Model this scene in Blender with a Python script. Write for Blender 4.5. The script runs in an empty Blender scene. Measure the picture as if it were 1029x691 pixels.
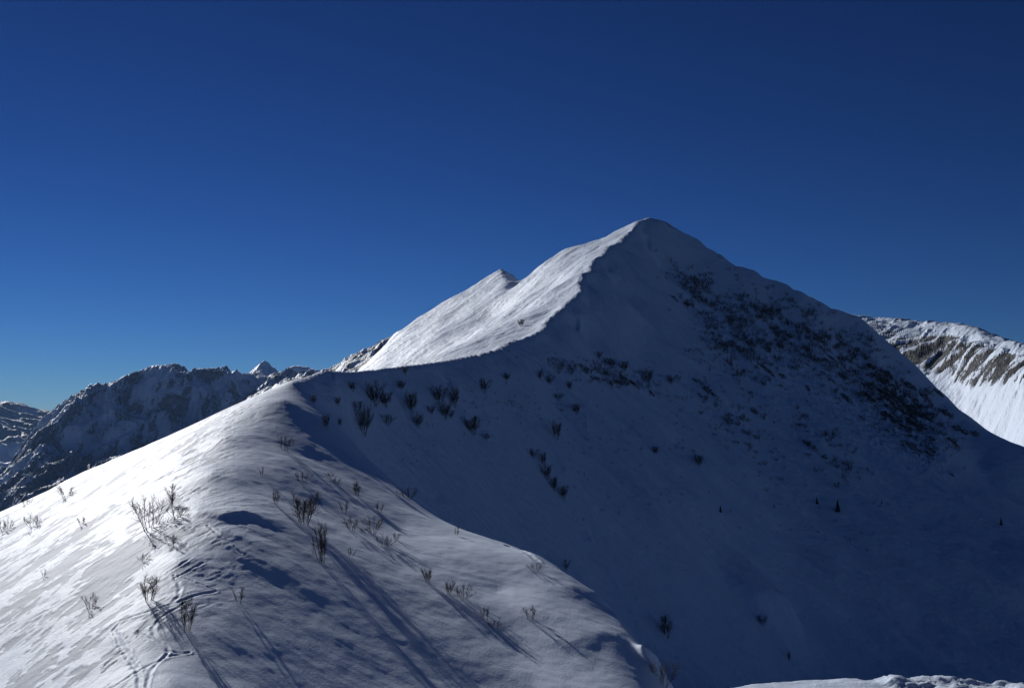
import bpy, math, random
import numpy as np

# ------------------------------------------------------------------ camera, sky, sun, exposure
F = 1098.0 / 1029.0                     # focal length in picture widths
PITCH = math.radians(4.4)
SUN_AZ = math.radians(-33)              # left of the view axis (+Y), towards -X
SUN_EL = math.radians(22)
scn = bpy.context.scene
COL = scn.collection
cam_d = bpy.data.cameras.new('camera')
cam_d.sensor_width = 36.0
cam_d.lens = 36.0 * F
cam_d.clip_start = 0.1
cam_d.clip_end = 60000
cam = bpy.data.objects.new('camera', cam_d)
cam.rotation_euler = (math.pi / 2 + PITCH, 0, 0)
COL.objects.link(cam)
scn.camera = cam

world = bpy.data.worlds.new('World')
scn.world = world
world.use_nodes = True
wn, wl = world.node_tree.nodes, world.node_tree.links
bg = wn['Background']
sky = wn.new('ShaderNodeTexSky')
sky.sky_type = 'NISHITA'
sky.sun_disc = False
sky.sun_elevation = SUN_EL
sky.sun_rotation = SUN_AZ
sky.altitude = 2600
sky.air_density = 1.0
sky.dust_density = 0.0
sky.ozone_density = 7.0
gam = wn.new('ShaderNodeGamma')
gam.inputs['Gamma'].default_value = 1.68          # deep, polarised winter blue
dim = wn.new('ShaderNodeVectorMath'); dim.operation = 'SCALE'; dim.inputs['Scale'].default_value = 0.34
wl.new(sky.outputs[0], dim.inputs[0])
wl.new(dim.outputs[0], gam.inputs['Color'])
wl.new(gam.outputs[0], bg.inputs['Color'])
bg.inputs['Strength'].default_value = 0.05

sun_d = bpy.data.lights.new('sun', 'SUN')
sun_d.energy = 3.45
sun_d.angle = math.radians(0.5)
sun_d.color = (1.0, 0.985, 0.965)
sun = bpy.data.objects.new('sun', sun_d)
sun.rotation_euler = (math.pi / 2 - SUN_EL, 0, math.pi - SUN_AZ)
COL.objects.link(sun)
SUNV = np.array([math.sin(SUN_AZ) * math.cos(SUN_EL), math.cos(SUN_AZ) * math.cos(SUN_EL), math.sin(SUN_EL)])
from mathutils import Vector
sun.rotation_euler = Vector(SUNV).to_track_quat('Z', 'Y').to_euler()

vs = scn.view_settings
vs.view_transform = 'Standard'
vs.look = 'None'
vs.gamma = 1.0
vs.use_curve_mapping = False
vs.exposure = 0.1
scn.cycles.max_bounces = 5
scn.cycles.diffuse_bounces = 3

# ------------------------------------------------------------------ helpers
FP = 1098.0
def ray(px, py):
    """sight-line tangents (x/y, z/y) of a point of the photograph"""
    px = np.asarray(px, float); py = np.asarray(py, float)
    u = (px - 514.5) / FP; v = (345.5 - py) / FP
    cy = math.cos(PITCH) - math.sin(PITCH) * v
    return u / cy, (math.sin(PITCH) + math.cos(PITCH) * v) / cy

_rng = np.random.RandomState(7)
_perm = _rng.permutation(512)
_perm = np.concatenate([_perm, _perm, _perm])
_ang = _rng.rand(512) * 2 * np.pi
_gx, _gy = np.cos(_ang), np.sin(_ang)
def perlin(x, y, seed=0):
    x = x + seed * 17.31; y = y + seed * 9.77
    xi = np.floor(x).astype(np.int64); yi = np.floor(y).astype(np.int64)
    xf = x - xi; yf = y - yi
    xi &= 511; yi &= 511
    def g(ix, iy, dx, dy):
        h = _perm[_perm[ix & 511] + (iy & 511)]
        return _gx[h] * dx + _gy[h] * dy
    u = xf * xf * xf * (xf * (xf * 6 - 15) + 10); v = yf * yf * yf * (yf * (yf * 6 - 15) + 10)
    a = g(xi, yi, xf, yf); b = g(xi + 1, yi, xf - 1, yf)
    c = g(xi, yi + 1, xf, yf - 1); d = g(xi + 1, yi + 1, xf - 1, yf - 1)
    return 1.5 * ((a * (1 - u) + b * u) * (1 - v) + (c * (1 - u) + d * u) * v)
def fbm(x, y, octs=4, seed=0, gain=0.5, lac=2.03):
    s = 0; a = 1.0
    for k in range(octs):
        s = s + a * perlin(x, y, seed + k * 3)
        x = x * lac; y = y * lac; a *= gain
    return s
def ridged(x, y, octs=5, seed=0, gain=0.5):
    s = 0; a = 1.0
    for k in range(octs):
        s = s + a * (1 - 2 * np.abs(perlin(x, y, seed + k * 3)))
        x = x * 2.07; y = y * 2.07; a *= gain
    return s
def sstep(a, b, x):
    t = np.clip((x - a) / (b - a), 0, 1)
    return t * t * (3 - 2 * t)

def project(X, Y, Z):
    a, g = X / Y, Z / Y
    c, s = math.cos(PITCH), math.sin(PITCH)
    k = c + s * g
    v = (g * c - s) / k; u = a / k
    return u * FP + 514.5, 345.5 - v * FP

class Rbf:
    """surface of sight-line heights through surveyed points (px, py, distance)"""
    def __init__(self, pts, beta=0.6, smooth=0.0):
        p = np.unique(np.array(pts, float), axis=0)
        a, g = ray(p[:, 0], p[:, 1])
        self.X = np.stack([a, beta * np.log(p[:, 2])], 1); self.beta = beta
        n = len(p)
        D = np.sqrt(((self.X[:, None] - self.X[None]) ** 2).sum(2))
        A = np.zeros((n + 3, n + 3)); A[:n, :n] = D - smooth * np.eye(n)
        A[:n, n] = 1; A[:n, n + 1:] = self.X; A[n, :n] = 1; A[n + 1:, :n] = self.X.T
        self.w = np.linalg.solve(A, np.concatenate([g, [0, 0, 0]]))
    def __call__(self, a, d):
        sh = a.shape
        q = np.stack([a.ravel(), self.beta * np.log(d.ravel())], 1)
        out = np.empty(len(q)); n = len(self.X)
        for i in range(0, len(q), 40000):
            c = q[i:i + 40000]
            D = np.sqrt(((c[:, None, 0] - self.X[None, :, 0]) ** 2) + (c[:, None, 1] - self.X[None, :, 1]) ** 2)
            out[i:i + 40000] = D @ self.w[:n] + self.w[n] + c @ self.w[n + 1:]
        return out.reshape(sh)

def line(pts, n):
    """resample a polyline of (px, py, d) with n steps per piece"""
    p = np.array(pts, float); o = []
    for i in range(len(p) - 1):
        for k in range(n):
            o.append(tuple(p[i] + (p[i + 1] - p[i]) * k / n))
    o.append(tuple(p[-1]))
    return o

def grid_mesh(name, X, Y, Z, mat, attrs={}, kind='structure'):
    r, c = X.shape
    co = np.stack([X, Y, Z], 2).reshape(-1, 3).astype(np.float32)
    i = np.arange(r * c).reshape(r, c)
    q = np.stack([i[:-1, :-1], i[:-1, 1:], i[1:, 1:], i[1:, :-1]], 2).reshape(-1, 4)
    me = bpy.data.meshes.new(name)
    me.vertices.add(len(co)); me.vertices.foreach_set('co', co.ravel())
    me.loops.add(q.size); me.loops.foreach_set('vertex_index', q.ravel().astype(np.int32))
    me.polygons.add(len(q))
    me.polygons.foreach_set('loop_start', np.arange(0, q.size, 4, dtype=np.int32))
    me.polygons.foreach_set('use_smooth', np.ones(len(q), bool))
    for k, v in attrs.items():
        at = me.attributes.new(k, 'FLOAT', 'POINT'); at.data.foreach_set('value', v.ravel().astype(np.float32))
    me.update(); me.validate()
    me.materials.append(mat)
    o = bpy.data.objects.new(name, me); COL.objects.link(o)
    if kind: o['kind'] = kind
    return o

def tag(o, label, cat, group=None, kind=None):
    o['label'] = label; o['category'] = cat
    if group: o['group'] = group
    if kind: o['kind'] = kind
    return o

# ------------------------------------------------------------------ materials
class NT:
    def __init__(self, name):
        self.m = bpy.data.materials.new(name); self.m.use_nodes = True
        self.n = self.m.node_tree.nodes; self.l = self.m.node_tree.links
        self.b = self.n['Principled BSDF']
    def node(self, t, **kw):
        x = self.n.new(t)
        for k, v in kw.items():
            if k.startswith('_'): x.inputs[k[1:].replace('_', ' ')].default_value = v
            else: setattr(x, k, v)
        return x
    def link(self, a, b): self.l.new(a, b)
    def noise(self, scale, detail=4, rough=0.55, vec=None):
        x = self.node('ShaderNodeTexNoise', _Scale=scale, _Detail=detail, _Roughness=rough)
        if vec is not None: self.link(vec, x.inputs['Vector'])
        return x.outputs['Fac']
    def ramp(self, fac, stops):
        r = self.node('ShaderNodeValToRGB'); e = r.color_ramp.elements
        e[0].position, e[0].color = stops[0][0], (*stops[0][1], 1); e[1].position, e[1].color = stops[-1][0], (*stops[-1][1], 1)
        for p, c in stops[1:-1]:
            k = e.new(p); k.color = (*c, 1)
        self.link(fac, r.inputs[0]); return r.outputs[0]
    def mix(self, fac, a, b):
        x = self.node('ShaderNodeMix', data_type='RGBA')
        if hasattr(fac, 'is_linked'): self.link(fac, x.inputs[0])
        else: x.inputs[0].default_value = fac
        for s, v in ((6, a), (7, b)):
            if hasattr(v, 'is_linked'): self.link(v, x.inputs[s])
            else: x.inputs[s].default_value = (*v, 1)
        return x.outputs[2]
    def math(self, op, a, b=0.0):
        x = self.node('ShaderNodeMath', operation=op)
        for i, v in enumerate((a, b)):
            if hasattr(v, 'is_linked'): self.link(v, x.inputs[i])
            else: x.inputs[i].default_value = v
        return x.outputs[0]
    def attr(self, name): return self.node('ShaderNodeAttribute', attribute_name=name).outputs['Fac']
    def bump(self, h, dist, strength=1.0):
        x = self.node('ShaderNodeBump', _Strength=strength, _Distance=dist)
        self.link(h, x.inputs['Height']); self.link(x.outputs[0], self.b.inputs['Normal'])
    def pos(self, sc=(1, 1, 1), rot=0.0):
        g = self.node('ShaderNodeNewGeometry')
        m = self.node('ShaderNodeMapping'); m.inputs['Scale'].default_value = sc; m.inputs['Rotation'].default_value = (0, 0, rot)
        self.link(g.outputs['Position'], m.inputs['Vector']); return m.outputs[0]

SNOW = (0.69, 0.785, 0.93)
def terrain_mat(name, fine, bump, rockscale, crust=False, rk=1.0):
    t = NT(name)
    p = t.pos()
    rk_ = rk; rk = t.attr('rock')
    n1 = t.noise(rockscale, 6, 0.65, p)
    rockc = t.ramp(n1, [(q, tuple(c * rk_ for c in e)) for q, e in ((0.3, (0.025, 0.025, 0.026)), (0.55, (0.054, 0.059, 0.067)), (0.75, (0.10, 0.11, 0.125)))])
    fac = t.math('MULTIPLY', t.math('ADD', rk, t.math('MULTIPLY', t.math('SUBTRACT', t.noise(rockscale * 1.7, 5, 0.7, p), 0.5), 0.9)), 1.0)
    cl = t.node('ShaderNodeMapRange', interpolation_type='SMOOTHSTEP'); cl.inputs[1].default_value = 0.42; cl.inputs[2].default_value = 0.6
    t.link(fac, cl.inputs[0]); fac = cl.outputs[0]
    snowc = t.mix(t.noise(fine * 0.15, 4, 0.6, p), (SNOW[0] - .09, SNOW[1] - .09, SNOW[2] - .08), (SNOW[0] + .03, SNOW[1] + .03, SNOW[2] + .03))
    if crust:
        c = t.attr('crust')
        snowc = t.mix(c, snowc, (0.43, 0.495, 0.59))
        t.link(t.mix(c, (0.64,) * 3, (0.7,) * 3), t.b.inputs['Roughness'])
        t.b.inputs['Specular IOR Level'].default_value = 0.18
    else:
        t.b.inputs['Roughness'].default_value = 0.6
        t.b.inputs['Specular IOR Level'].default_value = 0.25
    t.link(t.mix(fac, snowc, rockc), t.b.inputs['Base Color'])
    h = t.math('ADD', t.noise(fine, 6, 0.6, p), t.math('MULTIPLY', t.math('MULTIPLY', n1, fac), 3.0))
    t.bump(h, bump, 1.0)
    return t.m

def simple_ground():
    t = NT('wooded_valley'); p = t.pos()
    t.link(t.ramp(t.noise(0.004, 6, 0.65, p), [(0.35, (0.02, 0.028, 0.02)), (0.45, (0.05, 0.055, 0.05)), (0.55, (0.6, 0.64, 0.7))]), t.b.inputs['Base Color'])  # snow patches in the unseen valley, added to bounce fill into the shade
    t.b.inputs['Roughness'].default_value = 0.9; return t.m
M_near = terrain_mat('wind_packed_snow', 5.0, 0.028, 1.5, crust=True)
M_face = terrain_mat('mountain_snow', 0.3, 0.8, 0.6, rk=1.5)
M_far = terrain_mat('distant_snow_and_rock', 0.1, 3.0, 0.08, rk=3.5)  # pale dusted rock, lightened further to put distant haze into its colour
M_right = terrain_mat('cliff_snow_and_rock', 0.12, 1.5, 0.16, rk=0.26)

# ------------------------------------------------------------------ the main ridge, surveyed
crest = [(298,384,165),(313,377,178),(328,371.5,192),(351,372.5,210),(377,370,229),(404,366.6,250),(440,362.5,285),(480,355.5,333),(530,338,410),(548,328,440),(560,314,470),
         (575,296,515),(583,287,535),(590,272,580),(602,257,625),(625,241,690),(640,228,730),(651,218,760),
         (670,222,765),(690,234,762),(715,250,756),(735,262,750),(760,272,745),(780,281,740),(830,304,730),(860,317,725),(880,333,718),(905,356,706),(925,375,694),
         (945,398,680),(965,420,660),(985,437,640),(1029,455,620),(1100,490,600),(1200,540,580),(1400,650,560)]
pts = line(crest, 8)
# fall lines of the shaded face, from the crest to the gully
falls = [
 [(330,410,190),(350,445,188),(385,500,182),(420,550,180)],
 [(400,400,228),(420,440,218),(450,500,206),(490,570,200)],
 [(455,400,272),(475,450,255),(510,530,238),(560,620,225)],
 [(505,390,330),(530,450,300),(565,530,275),(620,650,250)],
 [(545,375,395),(570,430,355),(610,520,318),(670,670,270)],
 [(590,345,480),(620,420,410),(660,520,350),(720,690,290)],
 [(625,300,600),(655,390,490),(700,500,405),(750,640,335),(770,720,305)],
 [(675,275,705),(705,350,600),(745,450,500),(790,560,420),(820,700,345)],
 [(720,300,700),(755,370,615),(795,460,525),(840,560,445),(880,700,365)],
 [(790,330,695),(820,390,625),(855,460,550),(900,560,465),(940,700,380)],
 [(860,370,680),(885,420,620),(915,480,550),(960,570,470),(1000,700,390)],
 [(920,415,655),(945,450,600),(970,500,545),(1020,590,465),(1060,700,400)],
 [(985,465,615),(1010,500,565),(1050,560,500),(1120,700,410)],
 [(1080,540,560),(1150,620,490),(1250,740,420)],
]
for f in falls:
    c0 = min(crest, key=lambda c: abs(c[2] - f[0][2] - 5 if f[0][0] < 640 else c[0] - f[0][0] + 35) + 0.2 * abs(c[0] - f[0][0]))
    a0, b0 = np.array(c0, float), np.array(f[0], float)
    pts += [tuple(a0 + (b0 - a0) * t) for t in (0.12, 0.4, 0.7)] + line(f, 2)
pts += [(645,233,740),(653,247,722),(661,262,702),(668,280,676)]
# left, sunlit flank beyond the crest and the second summit
pts += line([(640,222,750),(615,232,760),(600,241,775),(585,246,790),(568,250,810),(550,262,825),(535,274,840),(527,281,850)], 2)
pts += [(400,343,880),(365,371,850),(525,283,965),(517,276,958)]
pts += [
        (575,268,680),(550,290,650),(530,312,620),(505,330,580),(470,348,520),(440,358,470),
        (505,312,730),(480,332,690),(450,352,640),(420,366,600),
        (518,294,830),(490,317,775),(455,349,700),(435,368,660),
        (340,392,830),(420,351,770),(400,370,740),
        # behind the skyline
        (620,260,860),(580,275,900),(535,300,950),(500,300,1040),(440,345,1000),(400,370,980),(660,250,880),(740,300,860),(840,345,840),(930,420,790),(1010,480,740),
        (550,340,1200),(650,340,1200),(800,400,1200),(1000,500,1150),(1200,600,1000),(450,390,1200),(350,440,1200),(200,520,1200),(0,600,1200),(-200,660,1200),
        # the hollow left of the saddle
        (298,428,250),(330,415,330),(370,410,420),(340,430,600),(250,455,250),(200,500,300),(240,470,500),(100,560,300),(0,620,300),(-200,700,300),(100,560,600),(-100,640,600),(300,440,900),(-300,720,500)]
# near ridge: rows of equal distance
rows = {
 165: [(-300,640),(-150,578),(-60,542),(0,514),(50,492),(100,469),(150,447),(200,424),(250,401),(275,391),(298,386),(330,415),(380,480),(430,540),(500,600)],
 150: [(-150,590),(0,524),(100,478),(200,430),(240,411),(266,403),(286,401),(310,413),(340,434)],
 130: [(-150,615),(0,545),(100,497),(200,451),(225,440),(245,440),(270,446),(320,463),(380,487),(420,508)],
 112: [(-150,645),(0,572),(100,524),(180,486),(212,475),(238,478),(262,487),(320,506),(400,532),(470,541),(520,553),(560,605)],
 97:  [(-150,675),(0,604),(80,566),(150,535),(200,516),(235,519),(300,540),(400,571),(500,591),(575,592),(615,618),(660,680)],
 85:  [(-150,710),(0,642),(80,604),(140,577),(180,562),(215,568),(290,590),(400,626),(520,655),(600,655),(655,668),(700,735)],
 75:  [(-150,750),(0,686),(80,646),(130,624),(170,616),(210,626),(290,655),(400,690),(520,716),(620,716),(680,722),(740,800)],
 65:  [(-150,800),(0,740),(80,704),(130,686),(170,682),(210,694),(300,732),(420,770),(560,790),(680,800),(780,880)],
 52:  [(-150,870),(0,815),(130,770),(220,775),(400,850),(600,890),(800,960)],
 38:  [(-300,980),(0,900),(200,860),(400,930),(700,1000),(1000,1050),(1300,1100)],
}
for d, r in rows.items(): pts += [(a, b, d) for a, b in r]
# spur that hides the hollow behind
spur = [(340,430,157),(370,462,150),(400,489,143),(430,512,135),(452,528,129),(480,539,122),(510,547,116),(535,556,112),(562,571,107),(600,598,100),(630,628,94),(655,655,89)]
pts += line(spur, 2)
for (a, b, d) in spur: pts.append((a + 25, b + 45, d * 1.17))
pts += [(600,720,150),(700,800,120),(800,780,200),(1000,800,250),(1200,850,250),(900,950,100),(1300,950,120),(850,760,300)]
def crease(ln, left, right, w=5.0):
    """surveyed points just off both sides of a sharp ridge: (azimuth, slope) of each side"""
    o = []
    for px, py, d in ln:
        a, g = ray(px, py); p = np.array([a * d, d, g * d])
        for az, sl in (left, right):
            for k in (1.0, 2.2):
                r = math.radians(az); q = p + w * k * (d / 600) ** 0.7 * np.array([math.sin(r), math.cos(r), -math.tan(math.radians(sl))])
                u, v = project(*q); o.append((float(u), float(v), float(q[1])))
    return o
PK = [i for i, c in enumerate(crest) if c[0] == 651][0]
pts += crease(line(crest[1:6], 4), (-80, 34), (110, 38), 4.0)
pts += crease(line(crest[5:PK], 7), (-100, 27), (125, 40))
pts += crease(line(crest[PK + 1:PK + 9], 2), (-25, 33), (150, 40))
pts += [(270,405,190),(285,399,195),(300,394,215),(315,388,230),(240,425,210)]
def P2pts():
    """second summit: a plane snow flank on the left, a short steep face on the right"""
    o = []
    for y in np.linspace(830, 950, 7):
        xr = -7.4 + 0.03 * (950 - y)
        zr = 140.0 + 0.6 * (xr + 7.4) + 0.277 * (y - 950)
        for dx in (0.0, -2, -7, -16, -30, -50, -72, -95):
            if dx < -16 and y < 860 and dx > -50: pass
            o.append((xr + dx, y, zr + 0.6 * dx))
        if y > 880:
            for dx in (1.5, 4, 8, 13): o.append((xr + dx, y, zr - 1.15 * dx))
    o = np.array(o); u, v = project(o[:, 0], o[:, 1], o[:, 2])
    return list(zip(u.tolist(), v.tolist(), o[:, 1].tolist()))
pts += P2pts()
REL = Rbf(pts, 0.6)
A0, A1 = -0.80, 0.80

def locate_f(fun, px, py, d0=38., d1=1250., n=1500):
    """where a sight line first meets a terrain function (a, d) -> z/d"""
    a, g = ray(px, py)
    d = np.exp(np.linspace(math.log(d0), math.log(d1), n))
    t = fun(np.full(n, float(a)), d)
    k = np.argmax(t >= g)
    if t[k] < g: return None
    return np.array([a * d[k], d[k], g * d[k]])
def seg_dist(X, Y, poly):
    """distance to a polyline on the map, the signed side (+ = right of its direction) and how far along it (0..1)"""
    best = np.full(X.shape, 1e9); side = np.zeros(X.shape); along = np.zeros(X.shape)
    L = np.array([0] + list(np.cumsum([np.hypot(*(np.array(poly[i + 1][:2]) - np.array(poly[i][:2]))) for i in range(len(poly) - 1)])))
    for i in range(len(poly) - 1):
        ax, ay = poly[i][:2]; bx, by = poly[i + 1][:2]
        dx, dy = bx - ax, by - ay; l2 = dx * dx + dy * dy
        t = np.clip(((X - ax) * dx + (Y - ay) * dy) / l2, 0, 1)
        ex, ey = X - (ax + t * dx), Y - (ay + t * dy)
        d = np.hypot(ex, ey); m = d < best
        best = np.where(m, d, best)
        side = np.where(m, np.sign(ex * dy - ey * dx), side)
        along = np.where(m, (L[i] + t * math.sqrt(l2)) / L[-1], along)
    return best, side, along

class Field:
    """a finished grid of terrain, looked up by (a, d)"""
    def __init__(self, a, d, T):
        self.a, self.ld, self.T = a, np.log(d), T
    def __call__(self, a, d):
        fa = np.clip((a - self.a[0]) / (self.a[1] - self.a[0]), 0, len(self.a) - 1.001)
        fd = np.clip((np.log(d) - self.ld[0]) / (self.ld[1] - self.ld[0]), 0, len(self.ld) - 1.001)
        i = fd.astype(int); j = fa.astype(int); u = fd - i; v = fa - j
        T = self.T
        return (T[i, j] * (1 - u) * (1 - v) + T[i + 1, j] * u * (1 - v) + T[i, j + 1] * (1 - u) * v + T[i + 1, j + 1] * u * v)

SPLIT = 168.0
# coarse solution of the whole hill, then refined
ca = np.linspace(A0, A1, 420); cd = np.exp(np.linspace(math.log(26), math.log(1250), 420))
CA, CD = np.meshgrid(ca, cd)
REL_F = Field(ca, cd, REL(CA, CD))

def px_line(pts, base=None):
    o = []
    for p in pts:
        q = locate_f(base or REL_F, *p)
        if q is not None: o.append(q)
    return o

def near_detail(X, Y, Z):
    """wind work on the near ridge: returns added height and the crust mask"""
    dz = np.zeros(X.shape)
    P, Q = project(X, Y, Z)
    crestx = np.interp(Q, [386, 440, 490, 530, 575, 640, 700], [305, 275, 240, 225, 205, 175, 140])
    right = sstep(-25, 40, P - crestx)
    left = 1 - sstep(-45, 10, P - crestx)
    # ribs and hollows blown down the right-hand flank
    ang = math.radians(118)
    al = X * math.sin(ang) + Y * math.cos(ang); ac = X * math.cos(ang) - Y * math.sin(ang)
    wob = ac + 1.2 * perlin(al / 14, ac / 14, 5)
    dz += right * (0.22 * perlin(al / 30, wob / 6.5, 1) + 0.05 * perlin(al / 12, wob / 2.2, 2) + 0.012 * fbm(al / 4.0, wob / 0.55, 3, 3))
    dz += 0.20 * perlin(X / 15, Y / 15, 8) + 0.05 * fbm(X / 3.2, Y / 3.2, 3, 9)
    # drift lips
    for pts_, amp, w1, w2 in LIPS:
        pl = px_line(pts_)
        d, s, al_ = seg_dist(X, Y, pl)
        env = sstep(0, 0.15, al_) * (1 - sstep(0.6, 1.0, al_))
        dz += amp * env * np.where(s < 0, np.exp(-(d / w1) ** 1.3), np.exp(-(d / w2) ** 1.6))
    # crust: old grey wind crust where the fresh snow has been stripped, in streaks
    b = math.radians(24)
    bl = X * math.sin(b) + Y * math.cos(b); bc = X * math.cos(b) - Y * math.sin(b)
    wob2 = bc + 0.8 * perlin(bl / 6, bc / 3, 12)
    m = 0.95 * perlin(bl / 9, wob2 / 5, 11) + 0.75 * perlin(bl / 3.0, wob2 / 1.2, 13) + 0.45 * perlin(bl / 1.1, wob2 / 0.5, 14) + 0.25 * fbm(X * 1.1, Y * 1.1, 3, 15)
    reg = np.exp(-(((P - 70) / 60) ** 2 + ((Q - 600) / 90) ** 2)) * 0.25 + np.exp(-(((P - 110) / 34) ** 2 + ((Q - 578) / 30) ** 2)) * 0.9 - 0.30 * np.exp(-(((P - 130) / 55) ** 2 + ((Q - 505) / 45) ** 2)) - 0.25 * np.exp(-(((P - 80) / 30) ** 2 + ((Q - 655) / 40) ** 2))
    c = sstep(-0.02, 0.10, m + reg - 0.2) * left
    dz -= 0.045 * c
    dz += left * (0.02 * fbm(bl / 2.0, wob2 / 0.5, 3, 17))
    # scoured ridge top: short broken plates
    top = np.exp(-((P - crestx - 5) / 42) ** 2) * sstep(480, 510, Q) * (1 - sstep(610, 640, Q))
    pl_ = sstep(0.05, 0.16, 0.9 * perlin(bl / 2.3, bc / 0.8, 21) + 0.4 * perlin(bl / 0.8, bc / 0.35, 22))
    dz += top * 0.03 * pl_
    # ski tracks, steps and cracks
    for pts_, wdt, dep in TRACKS:
        pl = px_line(pts_)
        xs = [q[0] for q in pl]; ys = [q[1] for q in pl]
        bb = (X > min(xs) - 2) & (X < max(xs) + 2) & (Y > min(ys) - 2) & (Y < max(ys) + 2)
        d, s, al_ = seg_dist(X[bb] + 0.12 * perlin(X[bb] * 1.3, Y[bb] * 1.3, 31), Y[bb] + 0.12 * perlin(X[bb] * 1.3, Y[bb] * 1.3, 32), pl)
        dz[bb] += -dep * np.exp(-(d / wdt) ** 2) + dep * 0.6 * np.exp(-((d - 2.0 * wdt) / (0.8 * wdt)) ** 2)
    return dz, c

LIPS = [
    ([(214, 524), (230, 518), (248, 517), (266, 524), (284, 536)], 0.26, 2.4, 0.9),
    ([(196, 534), (215, 532), (240, 541), (270, 559), (305, 592), (340, 640), (370, 690)], 0.17, 2.5, 1.6),
    ([(205, 530), (221, 544), (243, 562), (262, 580)], 0.08, 1.2, 0.8),
    ([(300, 390), (312, 400), (335, 414), (352, 428)], 0.5, 3.0, 2.0),
    ([(515, 549), (535, 558), (560, 574), (600, 600), (640, 636)], 0.22, 2.0, 1.5),
    ([(560, 655), (590, 643), (620, 638), (645, 652)], 0.2, 2.5, 2.0),
    ([(640, 655), (655, 664), (668, 676)], 0.7, 1.0, 1.2),
]
TRACKS = [
    ([(100, 696), (116, 688), (139, 674), (166, 660), (178, 657), (189, 655)], 0.11, 0.7 * 0.050),
    ([(140, 690), (139, 674), (131, 663), (121, 646), (114, 633), (122, 623), (143, 616), (171, 608), (195, 600), (218, 594)], 0.13, 0.054),
    ([(218, 594), (206, 589), (195, 585), (184, 581), (174, 577)], 0.10, 0.041),
    ([(189, 655), (169, 654), (160, 648), (153, 643), (137, 634)], 0.10, 0.041),
    ([(166, 660), (169, 651), (158, 643), (153, 633), (157, 625), (162, 620), (180, 611), (185, 606)], 0.11, 0.045),
    ([(147, 690), (152, 672), (160, 664), (168, 656)], 0.10, 0.036),
    ([(174, 577), (181, 590), (180, 600), (172, 606)], 0.12, 0.036),
    ([(169, 574), (181, 568), (193, 560)], 0.10, 0.041),
    ([(176, 580), (190, 573), (205, 565)], 0.10, 0.045),
    ([(208, 529), (221, 542), (241, 558)], 0.12, 0.054),
    ([(200, 440), (212, 437), (232, 434)], 0.22, 0.068),
    ([(510, 548), (524, 553), (540, 565)], 0.25, 0.090),
    ([(30, 560), (120, 512), (200, 470)], 0.12, 0.022),
]

def face_detail(X, Y, Z):
    P, Q = project(X, Y, Z)
    dz = 1.1 * fbm(X / 60, Y / 60, 5, 41, 0.55)
    # the crest stays clean: fade detail close to it
    cy = np.interp(P, [c[0] for c in crest], [c[1] for c in crest]); cD = np.interp(P, [c[0] for c in crest], [c[2] for c in crest])
    # gullies down the shaded face
    ang = math.radians(135)
    al = X * math.sin(ang) + Y * math.cos(ang); ac = X * math.cos(ang) - Y * math.sin(ang)
    wob = ac + 8 * perlin(al / 60, ac / 60, 45)
    below = sstep(0, 40, Q - cy)
    dz += below * (2.3 * perlin(al / 150, wob / 22, 42) + 1.2 * perlin(al / 60, wob / 9, 43) + 0.28 * perlin(al / 22, wob / 3.6, 44)) + below * 0.12 * fbm(X / 5, Y / 5, 3, 46)
    # rocks
    def el(px, py, rx, ry, rot=0):
        r = math.radians(rot); u = (P - px) * math.cos(r) + (Q - py) * math.sin(r); v = -(P - px) * math.sin(r) + (Q - py) * math.cos(r)
        return np.exp(-((u / rx) ** 2 + (v / ry) ** 2) ** 1.2)
    reg = np.zeros(X.shape)
    for e in [(905, 405, 70, 42, 35, 1.0), (955, 430, 34, 20, 45, 0.75), (880, 425, 65, 32, 35, .62), (840, 370, 75, 42, 40, 0.70), (770, 345, 85, 45, 40, 0.56), (715, 385, 60, 14, 55, 0.35), (690, 310, 40, 12, 50, .4),
              (638, 380, 40, 10, 25, 0.45), (560, 375, 60, 10, 8, 0.30), (815, 440, 40, 14, 50, 0.5), (930, 380, 45, 30, 50, 0.8), (920, 450, 40, 18, 20, 0.8)]:
        reg = np.maximum(reg, e[5] * el(*e[:5]))
    reg = reg * (Y > 230) * below
    a2 = math.radians(120)
    al2 = X * math.sin(a2) + Y * math.cos(a2); ac2 = X * math.cos(a2) - Y * math.sin(a2)
    n = fbm(al2 / 16, ac2 / 7, 5, 47, 0.6) + 0.35 * fbm(Z / 4, ac2 / 12, 3, 49)
    n3 = fbm(al2 / 5, ac2 / 3.5, 4, 48, 0.65)
    rk = reg * (0.50 + 0.34 * n + 0.30 * n3)
    dz += 1.8 * reg * np.abs(n) + 1.0 * reg * n3 - 0.8 * reg * sstep(0.3, 0.7, rk)
    # ribs on the sunlit flank
    lit = (1 - below) * (Y > 450)
    b = math.radians(-112)
    bl = X * math.sin(b) + Y * math.cos(b); bc = X * math.cos(b) - Y * math.sin(b)
    dz += lit * (0.6 * perlin(bl / 90, bc / 16, 51) + 0.3 * perlin(bl / 30, bc / 5, 52) + 0.2 * fbm(bl / 9, bc / 3, 3, 53))
    litrock = lit * sstep(0.45, 0.8, perlin(bl / 20, bc / 5, 55) + 0.4 * perlin(bl / 6, bc / 3, 56)) * 0.5
    for pts_, amp, w1, w2 in FACE_LIPS:
        pl = px_line(pts_)
        d, s, al_ = seg_dist(X, Y, pl)
        env = sstep(0, 0.1, al_) * (1 - sstep(0.8, 1.0, al_))
        dz += amp * env * np.where(s < 0, np.exp(-(d / w1) ** 1.3), np.exp(-(d / w2) ** 1.6))
    near_crest = np.exp(-((Q - cy) / 9.0) ** 2) * (np.abs(Y - cD) < 90) * (P > 330)
    return dz * (1 - 0.85 * near_crest), np.maximum(rk, litrock)
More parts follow.
